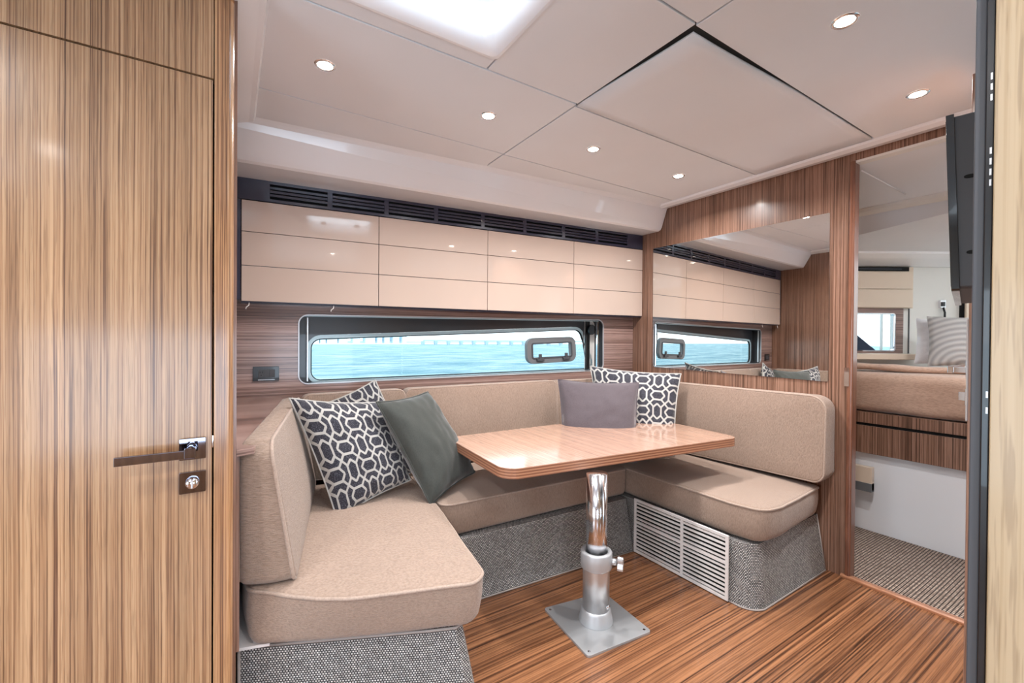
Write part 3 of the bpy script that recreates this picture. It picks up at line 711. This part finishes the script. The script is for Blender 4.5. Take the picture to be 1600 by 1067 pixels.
# ------------------------------------------------------------------ throw pillows
def pillow(name, label, TL, TR, BR, BL, mat, thick=.085, size=.45, seed=0, group=None, pipe=None, wr=.004, cat='pillow'):
    TL, TR, BR, BL = map(Vector, (TL, TR, BR, BL)); N = 30
    nrm = ((TR-BL).cross(TL-BR)).normalized()
    if nrm.dot(Vector((1.0, .3, 1.2))-(TL+BR)/2) < 0: nrm = -nrm
    def P(u, v, s):
        # edges pulled in between the corners
        iu, iv = u*2-1, v*2-1
        pin = .06
        uu = iu*(1-pin*(1-iv*iv)); vv = iv*(1-pin*(1-iu*iu))
        a, b = (uu+1)/2, (vv+1)/2
        q = (BL.lerp(BR, a)).lerp(TL.lerp(TR, a), b)
        e = max(0, (1-iu**2))*max(0, (1-iv**2))
        h = thick*e**.42
        wk = wr*(noise.noise(Vector((u*4+seed, v*4, s)))*2+noise.noise(Vector((u*10+seed, v*10, s+3))))*min(1, e*4)
        # creases running in from the corners
        cr = 0
        for cu, cv in ((-1, -1), (1, -1), (1, 1), (-1, 1)):
            dx, dy = iu-cu, iv-cv; dd = math.hypot(dx, dy); an = math.atan2(dy*cv, dx*cu)
            cr += .0035*math.sin(an*14+seed)*math.exp(-((dd-.35)/.22)**2)
        return q+nrm*(s*(h+wk+cr))
    vs = []; fs = []; uvs = []
    for s in (1, -1):
        for i in range(N+1):
            for j in range(N+1): vs.append(P(i/N, j/N, s)); uvs.append((i/N*size, j/N*size))
    S = (N+1)**2
    for i in range(N):
        for j in range(N):
            a = i*(N+1)+j; fs.append((a, a+N+1, a+N+2, a+1)); fs.append((S+a, S+a+1, S+a+N+2, S+a+N+1))
    c = (TL+TR+BR+BL)/4; zmin = min(v.z for v in vs); loc = Vector((c.x, c.y, zmin))
    t = thing(name, loc, label, cat, group)
    me = bpy.data.meshes.new('cover'); me.from_pydata([v-loc for v in vs], [], fs); me.update(); uv = me.uv_layers.new(name='UVMap')
    for p in me.polygons:
        p.use_smooth = True
        for li in p.loop_indices: uv.data[li].uv = uvs[me.loops[li].vertex_index]
    me.materials.append(mat); bm = bmesh.new(); bm.from_mesh(me); bmesh.ops.remove_doubles(bm, verts=bm.verts, dist=1e-5); bmesh.ops.recalc_face_normals(bm, faces=bm.faces); bm.to_mesh(me); bm.free()
    o = bpy.data.objects.new('cover', me); COL.objects.link(o); o.parent = t
    ring = [P(i/N, 0, 0) for i in range(N)]+[P(1, i/N, 0) for i in range(N)]+[P(1-i/N, 1, 0) for i in range(N)]+[P(0, 1-i/N, 0) for i in range(N)]
    if pipe: mb = MB(); tube(mb, ring, .0042, 7, True); obj('piping', mb, pipe, t)
    return t
TG = 'throw pillows on the settee'
pillow('throw_pillow', 'navy and white lattice pillow at the front left, leaning on the left back cushion', (0.195, 2.007, 0.897), (0.605, 2.078, 0.842), (0.691, 1.949, 0.492), (0.363, 1.896, 0.398), M['lattice'], .085, .46, 1, TG, M['lattice'])
pillow('throw_pillow', 'lattice pillow mostly hidden behind the front left lattice pillow', (0.298, 2.320, 0.797), (0.624, 2.304, 0.926), (0.848, 2.205, 0.446), (0.479, 2.226, 0.388), M['lattice'], .06, .46, 2, TG, M['lattice'])
pillow('throw_pillow', 'plain dark green grey pillow leaning beside the left end of the table', (0.530, 1.936, 0.866), (0.832, 2.100, 0.875), (1.017, 1.931, 0.481), (0.725, 1.784, 0.421), M['green_fabric'], .08, .45, 5, TG, M['green_fabric'], wr=.005)
pillow('throw_pillow', 'plain mauve grey pillow in the right corner behind the table', (1.666, 2.091, 0.901), (2.047, 1.800, 0.889), (1.886, 1.662, 0.470), (1.560, 1.917, 0.456), M['mauve_fabric'], .075, .45, 8, TG, M['mauve_fabric'])
pillow('throw_pillow', 'lattice pillow in the right corner, behind the mauve grey pillow', (2.008, 2.181, 0.968), (2.312, 1.703, 0.940), (2.178, 1.642, 0.470), (1.876, 1.952, 0.432), M['lattice'], .08, .50, 9, TG, M['lattice'])

# ------------------------------------------------------------------ table
t = thing('dinette_table', (1.246, 1.307, 0), 'wooden dinette table with rounded corners on a silver pedestal', 'table')
q = rounded([(.868, 1.405), (2.195, 1.262), (2.238, 2.0), (.905, 2.02)], [.075, .055, .08, .03], 10)
mb = MB(); prism(mb, [grow(q, -.0008)], .6485, .6505, XYZ_Z); obj('tabletop', mb, M['table_wood'], t)
mb = MB(); prism(mb, [q], .609, .6485, XYZ_Z); obj('edge_band', mb, M['ply_edge'], t, bevel=.002)
px_, py_ = 1.246, 1.307
mb = MB(); lathe(mb, [(0, .606), (.0425, .606), (.0425, .20), (0, .20)], 48, (px_, py_, 0)); obj('pole', mb, M['pole_chrome'], t)
mb = MB()
for k in range(26):
    z = .29+k*.011; a = math.radians(-28); ux_, uy_ = math.cos(a), math.sin(a)
    p = Vector((px_+ux_*.0425, py_+uy_*.0425, z)); mb.add([p+Vector((-uy_*.004, ux_*.004, 0)), p+Vector((uy_*.004, -ux_*.004, 0)), p+Vector((ux_*.003, uy_*.003, .0055)), p+Vector((-uy_*.004, ux_*.004, .009)), p+Vector((uy_*.004, -ux_*.004, .009))], [(0, 1, 2), (2, 3, 4), (0, 2, 3), (1, 4, 2)])
obj('height_teeth', mb, M['alu'], t)
mb = MB(); lathe(mb, [(.0445, .286), (.052, .286), (.0535, .282), (.0535, .04), (0, .04)], 48, (px_, py_, 0)); obj('sleeve', mb, M['alu'], t)
mb = MB(); lathe(mb, [(.0435, .280), (.0455, .292), (.052, .295), (.061, .293), (.0635, .287), (.0635, .232), (.061, .227), (.054, .226)], 48, (px_, py_, 0)); obj('collar', mb, M['alu_matte'], t)
mb = MB(); lathe(mb, [(.0530, .062), (.058, .060), (.060, .052), (.069, .012), (.069, .008), (0, .008)], 48, (px_, py_, 0)); obj('flange', mb, M['alu_matte'], t)
a = math.radians(-52); dx, dy = math.cos(a), math.sin(a)
mb = MB(); tube(mb, [(px_+dx*.058, py_+dy*.058, .257), (px_+dx*.082, py_+dy*.082, .257)], .013, 14); kn = obj('clamp_knob', mb, M['alu'], t, bevel=0)
c = Vector((px_+dx*.096, py_+dy*.096, .255)); tn = Vector((-dy, dx, 0)); mb = MB(); lobes = []
for i in range(24):
    q_ = 2*math.pi*i/24; rr = .021+.009*math.cos(3*q_+.6); lobes.append((rr*math.cos(q_), rr*math.sin(q_)))
prism(mb, [lobes], -.011, .011, lambda u, v, d: tuple(c+Vector((dx, dy, 0))*d+tn*u+Vector((0, 0, v)))); obj('knob_grip', mb, M['alu'], kn, bevel=.002)
mb = MB(); lathe(mb, [(0, 0), (.010, 0), (.010, -.003), (0, -.003)], 16, (px_+.012, py_-.0555, .085), 'Y'); obj('bolt', mb, M['chrome'], t)
pc = [Vector(p) for p in ((1.078, 1.168), (1.384, 1.140), (1.412, 1.432), (1.112, 1.480))]
hl = []
for i in range(4):
    cc = pc[i]+((pc[0]+pc[1]+pc[2]+pc[3])/4-pc[i])*.13; hl.append(cc)
mb = MB(); prism(mb, [rounded(pc, .014, 5)], 0.0, .009, XYZ_Z); pl_ = obj('base_plate', mb, M['steel_plate'], t, bevel=.0015)
for cc in hl:
    mb = MB(); lathe(mb, [(0, .0095), (.004, .0098), (.0055, .0092)], 14, (cc.x, cc.y, 0)); obj('screw', mb, M['chrome'], pl_)

# ------------------------------------------------------------------ right foreground: tall cabinet, frame, television, open door
t = thing('tall_cabinet', (.85, -.2, 0), 'pale wood tall cabinet filling the right edge of the view', 'cabinet')
mb = MB(); box(mb, .600, -.7, .0, 1.12, .1055, ZC-.003); obj('body', mb, M['pale_wood'], t, bevel=.001)
mb = MB(); box(mb, .602, .106, 0, .640, .1115, ZC-.003); obj('black_seal', mb, M['black'], t, bevel=.0008)
for z in [1.38, 1.39, 1.40, 1.33, 1.32, 1.31, 1.30, 1.10, 1.085, .80, .79]:
    mb = MB(); box(mb, .6010, .1068, z-.003, .6022, .1082, z+.003); obj('vent_dot', mb, M['alu'], t)
mb = MB(); prism(mb, [rounded([(.605, .1118), (.64, .1118), (.64, .1195), (.605, .1195)], .001, 2)], 0, ZC-.003, XYZ_Z); obj('grey_edge', mb, M['charcoal'], t)
# television
t = thing('television', (1.27, .24, 1.25), 'slim black flat television seen edge on, in front of the right side of the doorway', 'television')
def TV(u, v, d):  # u across width, v height 0..1, d depth from back
    a = math.radians(11.5); ex = Vector((math.cos(a), math.sin(a), 0)); nn = Vector((-math.sin(a), math.cos(a), 0))
    lean = .012*(.5-v)*1
    p = Vector((1.235, .225, 1.252))+ex*u+nn*(d+.0)+Vector((0, 0, .36*v)); return tuple(p+nn*(-lean))
mb = MB(); prism(mb, [rounded([(0, 0), (.52, 0), (.52, 1.0), (0, 1.0)], .012, 4)], .041, .053, TV); obj('screen_frame', mb, M['screen'], t, bevel=.003)
mb = MB(); prism(mb, [rounded([(.004, .012), (.51, .012), (.51, .988), (.004, .988)], .015, 4)], .002, .041, TV); bk = obj('back_cover', mb, M['charcoal'], t, bevel=.006)
for v in (.2, .62):
    mb = MB(); prism(mb, [rounded(rect(.0, v, .018, v+.022), .008, 3)], 0, .014, lambda u, v_, d: TV(.0035+d*.1, v_, .012+u)); obj('slot', mb, M['gap'], bk)
mb = MB(); prism(mb, [rect(.012, .03, .508, .97)], 0.0531, .0537, TV); obj('display', mb, M['screen'], t)
mb = MB(); tube(mb, [(1.10, .10, 1.43), (1.25, .15, 1.43), (1.36, .262, 1.43)], .012, 10); obj('wall_bracket', mb, M['black'], t)
# door leaf swung into the saloon with its lever
mb = MB(); prism(mb, [[(1.955, .392), (2.505, .392), (2.505, .355), (1.955, .355)]], .012, 1.99, XYZ_Z); leaf = struct('door_2', mb, M['wall_wood'], bevel=.002)
mb = MB(); box(mb, 1.953, .3915, .90, 1.957, .3955, 1.22); obj('edge_plate', mb, M['chrome'], leaf)
mb = MB(); box(mb, 1.975, .392, 1.035, 2.03, .401, 1.09); hh = obj('door_handle', mb, M['chrome'], leaf, bevel=.001)
mb = MB(); box(mb, 1.99, .40, 1.048, 2.01, .446, 1.068); box(mb, 1.985, .432, 1.046, 2.12, .446, 1.070); obj('lever', mb, M['chrome'], hh, bevel=.0015)
mb = MB(); box(mb, 1.975, .392, .945, 2.03, .402, .998); hh = obj('lock_rose', mb, M['chrome'], leaf, bevel=.001)
mb = MB(); box(mb, 1.998, .40, .958, 2.006, .422, .986); obj('thumb_turn', mb, M['chrome'], hh, bevel=.001)
# strike and hinge hardware on the doorway jamb
mb = MB(); box(mb, XR-.014, .905, .93, XR-.010, .925, 1.02); struct('trim_13', mb, M['chrome'])

# ------------------------------------------------------------------ forward cabin
mb = MB(); box(mb, XR+.016, -.3, -.05, 3.26, 1.6, .001); o = struct('floor', mb, M['carpet']); uv_from(o, lambda c, n: (c.x*1.0, c.y*1.0))
A = Vector((3.55, 1.537)); B = Vector((4.171, 1.140)); Cc = Vector((4.75, .77))      # far diagonal wall line
dirw = (B-A).normalized(); nw = Vector((dirw.y, -dirw.x))                             # nw points back to the camera side
if nw.dot(Vector((0, 0))-A) < 0: nw = -nw
def DW(u, z, d): p = B+dirw*u+nw*d; return (p.x, p.y, z)                              # u=0 at the corner between window part and plain wall
fwin = [( -.425, 1.075), (-.125, 1.075), (-.125, 1.352), (-.425, 1.352)]
mb = MB(); prism(mb, [rect(-1.2, 0, .75, 2.0), rounded(fwin, .02, 4)], -.02, 0, DW); struct('wall_forward', mb, M['white_satin'])
mb = MB(); prism(mb, [rect(-.60, 1.045, -.066, 1.392), rounded(fwin, .02, 5)], 0, .022, DW); w2 = struct('window_2', mb, M['hull_wood'])
mb = MB(); prism(mb, [grow(rounded(fwin, .02, 5), .001), grow(rounded(fwin, .02, 5), -.008)], 0.0, .026, DW); obj('window_frame', mb, M['chrome'], w2)
mb = MB(); prism(mb, [rect(-.43, 1.07, -.12, 1.36)], -.012, -.008, DW); obj('window_pane', mb, M['glass'], w2)
mb = MB(); prism(mb, [[(-.43, 1.06), (-.17, 1.06), (-.43, 1.27)]], -.09, -.06, DW); obj('outer_recess', mb, M['navy'], w2)
mb = MB(); prism(mb, [rect(-.175, 1.06, -.170, 1.36)], -.05, -.03, DW); obj('outer_seam', mb, M['white_satin'], w2)
mb = MB(); prism(mb, [rect(-.52, 1.02, .02, 1.06)], 0, .15, DW); struct('trim_14', mb, M['cream_satin'], bevel=.004)
mb = MB(); prism(mb, [rect(-.012, 1.02, -.004, 1.70)], 0, .004, DW); struct('trim_15', mb, M['charcoal'])
# cabin cabinet with navy slot above
t = thing('cabin_cabinet', DW(-.25, 1.39, .05), 'cream cabinet above the small window in the forward cabin', 'cabinet')
mb = MB(); prism(mb, [rect(-.60, 1.388, -.010, 1.685)], 0, .035, DW); obj('body', mb, M['cream_satin'], t)
for z0, z1 in ((1.392, 1.522), (1.526, 1.648)):
    mb = MB(); prism(mb, [rect(-.60, z0, -.024, z1)], .035, .050, DW); obj('door', mb, M['cream_satin'], t, bevel=.003)
mb = MB(); prism(mb, [rect(-.60, 1.655, -.045, 1.684)], .035, .040, DW); vt = obj('vent_panel', mb, M['gap'], t)
mb = MB(); prism(mb, [rect(-.60, 1.667, -.10, 1.672)], .040, .043, DW); obj('slat', mb, M['navy'], vt)
# drawers at the right of the cabin wall
t = thing('cabin_locker', DW(.49, 1.30, .02), 'cream locker with dark gaps, half hidden at the right of the cabin', 'cabinet')
mb = MB(); prism(mb, [rect(.36, 1.15, .74, 1.60)], 0, .03, DW); obj('body', mb, M['gap'], t)
for z0, z1 in ((1.17, 1.29), (1.312, 1.438), (1.462, 1.59)):
    mb = MB(); prism(mb, [rect(.366, z0, .73, z1)], .03, .045, DW); obj('drawer', mb, M['cream_satin'], t, bevel=.003)
# reading light
t = thing('reading_light', DW(.21, 1.29, .01), 'small chrome and black gooseneck reading light on the cabin wall', 'lamp')
mb = MB(); prism(mb, [rounded(rect(.205, 1.395, .245, 1.45), .004, 2)], 0, .02, DW); obj('mount', mb, M['chrome'], t, bevel=.002)
mb = MB(); prism(mb, [rect(.213, 1.405, .230, 1.436)], .02, .028, DW); obj('switch', mb, M['black'], t)
mb = MB(); tube(mb, [DW(.228, 1.40, .015), DW(.236, 1.36, .02), DW(.236, 1.32, .02), DW(.225, 1.27, .02), DW(.22, 1.22, .02)], .0065, 8); obj('gooseneck', mb, M['black'], t)
# cabin ceilings
def quadslab(name, pts, th, mat, **kw):
    vs = [Vector(p) for p in pts]+[Vector(p)+Vector((0, 0, th)) for p in pts]; k = len(pts)
    return struct(name, MB().add(vs, [tuple(range(k)), tuple(range(k, 2*k))]+[(i, (i+1) % k, k+(i+1) % k, k+i) for i in range(k)]), mat, **kw)
quadslab('ceiling', [(XR+.022, -.3, 2.012), (3.02, -.3, 1.905), (3.02, 1.8, 1.905), (XR+.022, 1.8, 2.012)], .03, M['ceiling'])
mb = MB(); tube(mb, [(2.6, .90, 1.985), (2.95, .83, 1.915)], .004, 6); struct('trim_16', mb, M['white_gloss'])
mb = MB(); prism(mb, [[(3.02, 1.90), (3.035, 1.885), (3.055, 1.878), (3.075, 1.872), (3.075, 1.93), (3.02, 1.93)]], -.3, 1.8, lambda u, v, d: (u, d, v)); struct('trim_17', mb, M['white_satin'], bevel=.003)
E1 = DW(-1.0, 1.685, .25); E2 = DW(.75, 1.685, .25)
quadslab('ceiling', [(3.075, -.3, 1.905), (E2[0], E2[1], 1.755), (E1[0], E1[1], 1.755), (3.075, 1.9, 1.905)], .03, M['ceiling'])
# curved cove down to the wall
cv = [(.25, 1.756), (.24, 1.742), (.17, 1.722), (.09, 1.704), (.03, 1.690), (0, 1.688), (0, 1.80), (.25, 1.80)]
mb = MB(); prism(mb, [cv], -1.1, .74, lambda u, v, d: DW(d, v, u)); struct('trim_18', mb, M['white_gloss'], bevel=.004)
mb = MB(); box(mb, 3.1, -.33, 0, 5.2, -.3, 2.05); struct('wall_cabin', mb, M['white_satin'])
mb = MB(); box(mb, XR+.02, -.33, 0, 3.1, -.3, 2.05); struct('wall_cabin', mb, M['white_satin'])
mb = MB(); box(mb, XR+.04, 1.6, 0, 3.7, 1.63, 2.05); struct('wall_cabin', mb, M['white_satin'])
CG = 'round downlights in the forward cabin ceiling'
d1 = downlight(3.62, 1.06, 1.803, 'round lit downlight in the cabin ceiling, the higher one seen through the doorway', CG, None, 10, tilt=(0, 0, 0))
downlight(3.86, .975, 1.772, 'round lit downlight in the cabin ceiling, the lower one seen through the doorway', CG, d1, 10)
# bed
t = thing('berth', (3.9, .6, 0), 'raised berth in the forward cabin with dark striped wood sides on a white plinth', 'bed')
mb = MB(); prism(mb, [[(3.245, -.28), (4.4, -.28), (4.4, .9), (3.6, 1.40), (3.255, 1.45)]], 0.0, .50, XYZ_Z); obj('plinth', mb, M['white_gloss'], t, bevel=.004)
mb = MB(); prism(mb, [[(3.215, -.28), (3.245, -.28), (3.245, 1.45), (3.215, 1.45)]], .0, .637, lambda u, v, d: (u, v, .475+d*(.165/.637))); obj('side_board', mb, M['wall_wood'], t, bevel=.002)
mb = MB(); box(mb, 3.225, -.28, .64, 3.26, 1.45, .657); obj('shadow_gap', mb, M['gap'], t)
mb = MB(); box(mb, 3.215, -.28, .657, 3.245, 1.45, .722); obj('side_board', mb, M['wall_wood'], t, bevel=.002)
mb = MB(); prism(mb, [[(3.245, -.28), (4.4, -.28), (4.4, .98), (3.6, 1.47), (3.245, 1.45)]], .657, .70, XYZ_Z); obj('deck', mb, M['cream_satin'], t)
mb = MB(); box(mb, 3.18, 1.03, .26, 3.215, 1.5, .40); lk = obj('step_locker', mb, M['cream_satin'], t, bevel=.003)
mb = MB(); box(mb, 3.175, 1.03, .255, 3.215, 1.5, .305); obj('carpet_edge', mb, M['grey_plastic'], lk)
# mattress with blanket
mo_ = dense(rounded([(3.225, -.24), (4.4, -.24), (4.45, .93), (3.66, 1.40), (3.225, 1.40)], .05, 5), .06)
mb, s1, s2 = pad(mo_, .235, .05, .01, lambda u, v, t_: (u, v, .724+t_), 0, 3, .012, 1.2)
obj('draped_blanket', mb, M['blanket'], None, label='dusty pink blanket tucked over the mattress of the forward berth', cat='blanket')
mb = MB(); vs = []; fs = []; n1, n2 = 26, 10        # rolled edge of the folded blanket
for i in range(n1+1):
    a = i/n1; x = 3.30+.34*a*.3+.25*(a); y = 1.28-1.1*a; rr = .022+.006*noise.noise(Vector((a*9, 1, 0)))
    for j in range(n2):
        q_ = 2*math.pi*j/n2; vs.append((x+rr*2.4*math.cos(q_), y, .985+.006*math.sin(a*12)+rr*math.sin(q_)))
for i in range(n1):
    for j in range(n2): fs.append((i*n2+j, i*n2+(j+1) % n2, (i+1)*n2+(j+1) % n2, (i+1)*n2+j))
fs += [tuple(range(n2)), tuple(range(n1*n2, (n1+1)*n2))]
obj('folded_throw', MB().add(vs, fs, True), M['blanket'], None, label='folded dusty pink throw lying across the forward berth', cat='blanket')
BP = 'pillows at the head of the forward berth'
pillow('bed_pillow', 'white crumpled pillow at the head of the forward berth', (3.971, 1.053, 1.309), (4.145, 0.752, 1.292), (4.065, 0.729, 0.986), (3.882, 1.036, 0.999), M['white_cotton'], .06, .5, 3, BP, None, .009)
pillow('bed_pillow', 'grey pillow with curved ribs in front of the white bed pillow', (3.914, 0.983, 1.318), (4.046, 0.626, 1.309), (3.957, 0.608, 0.989), (3.798, 0.947, 0.989), M['ribbed'], .06, .5, 4, BP, None, .002)

# ------------------------------------------------------------------ outside
mb = MB(); mb.add([(-500, 2.72, -1.0), (160, -20, -1.0), (260, 130, -1.0), (-500, 150, -1.0)], [(0, 1, 2, 3)]); struct('sea', mb, M['sea'])
t = thing('bridge', (80, 130, -1), 'low pale bridge on many piers across the bay outside the window', 'bridge')
def BR(s): return Vector((48+s*110, 125-s*60, 0))
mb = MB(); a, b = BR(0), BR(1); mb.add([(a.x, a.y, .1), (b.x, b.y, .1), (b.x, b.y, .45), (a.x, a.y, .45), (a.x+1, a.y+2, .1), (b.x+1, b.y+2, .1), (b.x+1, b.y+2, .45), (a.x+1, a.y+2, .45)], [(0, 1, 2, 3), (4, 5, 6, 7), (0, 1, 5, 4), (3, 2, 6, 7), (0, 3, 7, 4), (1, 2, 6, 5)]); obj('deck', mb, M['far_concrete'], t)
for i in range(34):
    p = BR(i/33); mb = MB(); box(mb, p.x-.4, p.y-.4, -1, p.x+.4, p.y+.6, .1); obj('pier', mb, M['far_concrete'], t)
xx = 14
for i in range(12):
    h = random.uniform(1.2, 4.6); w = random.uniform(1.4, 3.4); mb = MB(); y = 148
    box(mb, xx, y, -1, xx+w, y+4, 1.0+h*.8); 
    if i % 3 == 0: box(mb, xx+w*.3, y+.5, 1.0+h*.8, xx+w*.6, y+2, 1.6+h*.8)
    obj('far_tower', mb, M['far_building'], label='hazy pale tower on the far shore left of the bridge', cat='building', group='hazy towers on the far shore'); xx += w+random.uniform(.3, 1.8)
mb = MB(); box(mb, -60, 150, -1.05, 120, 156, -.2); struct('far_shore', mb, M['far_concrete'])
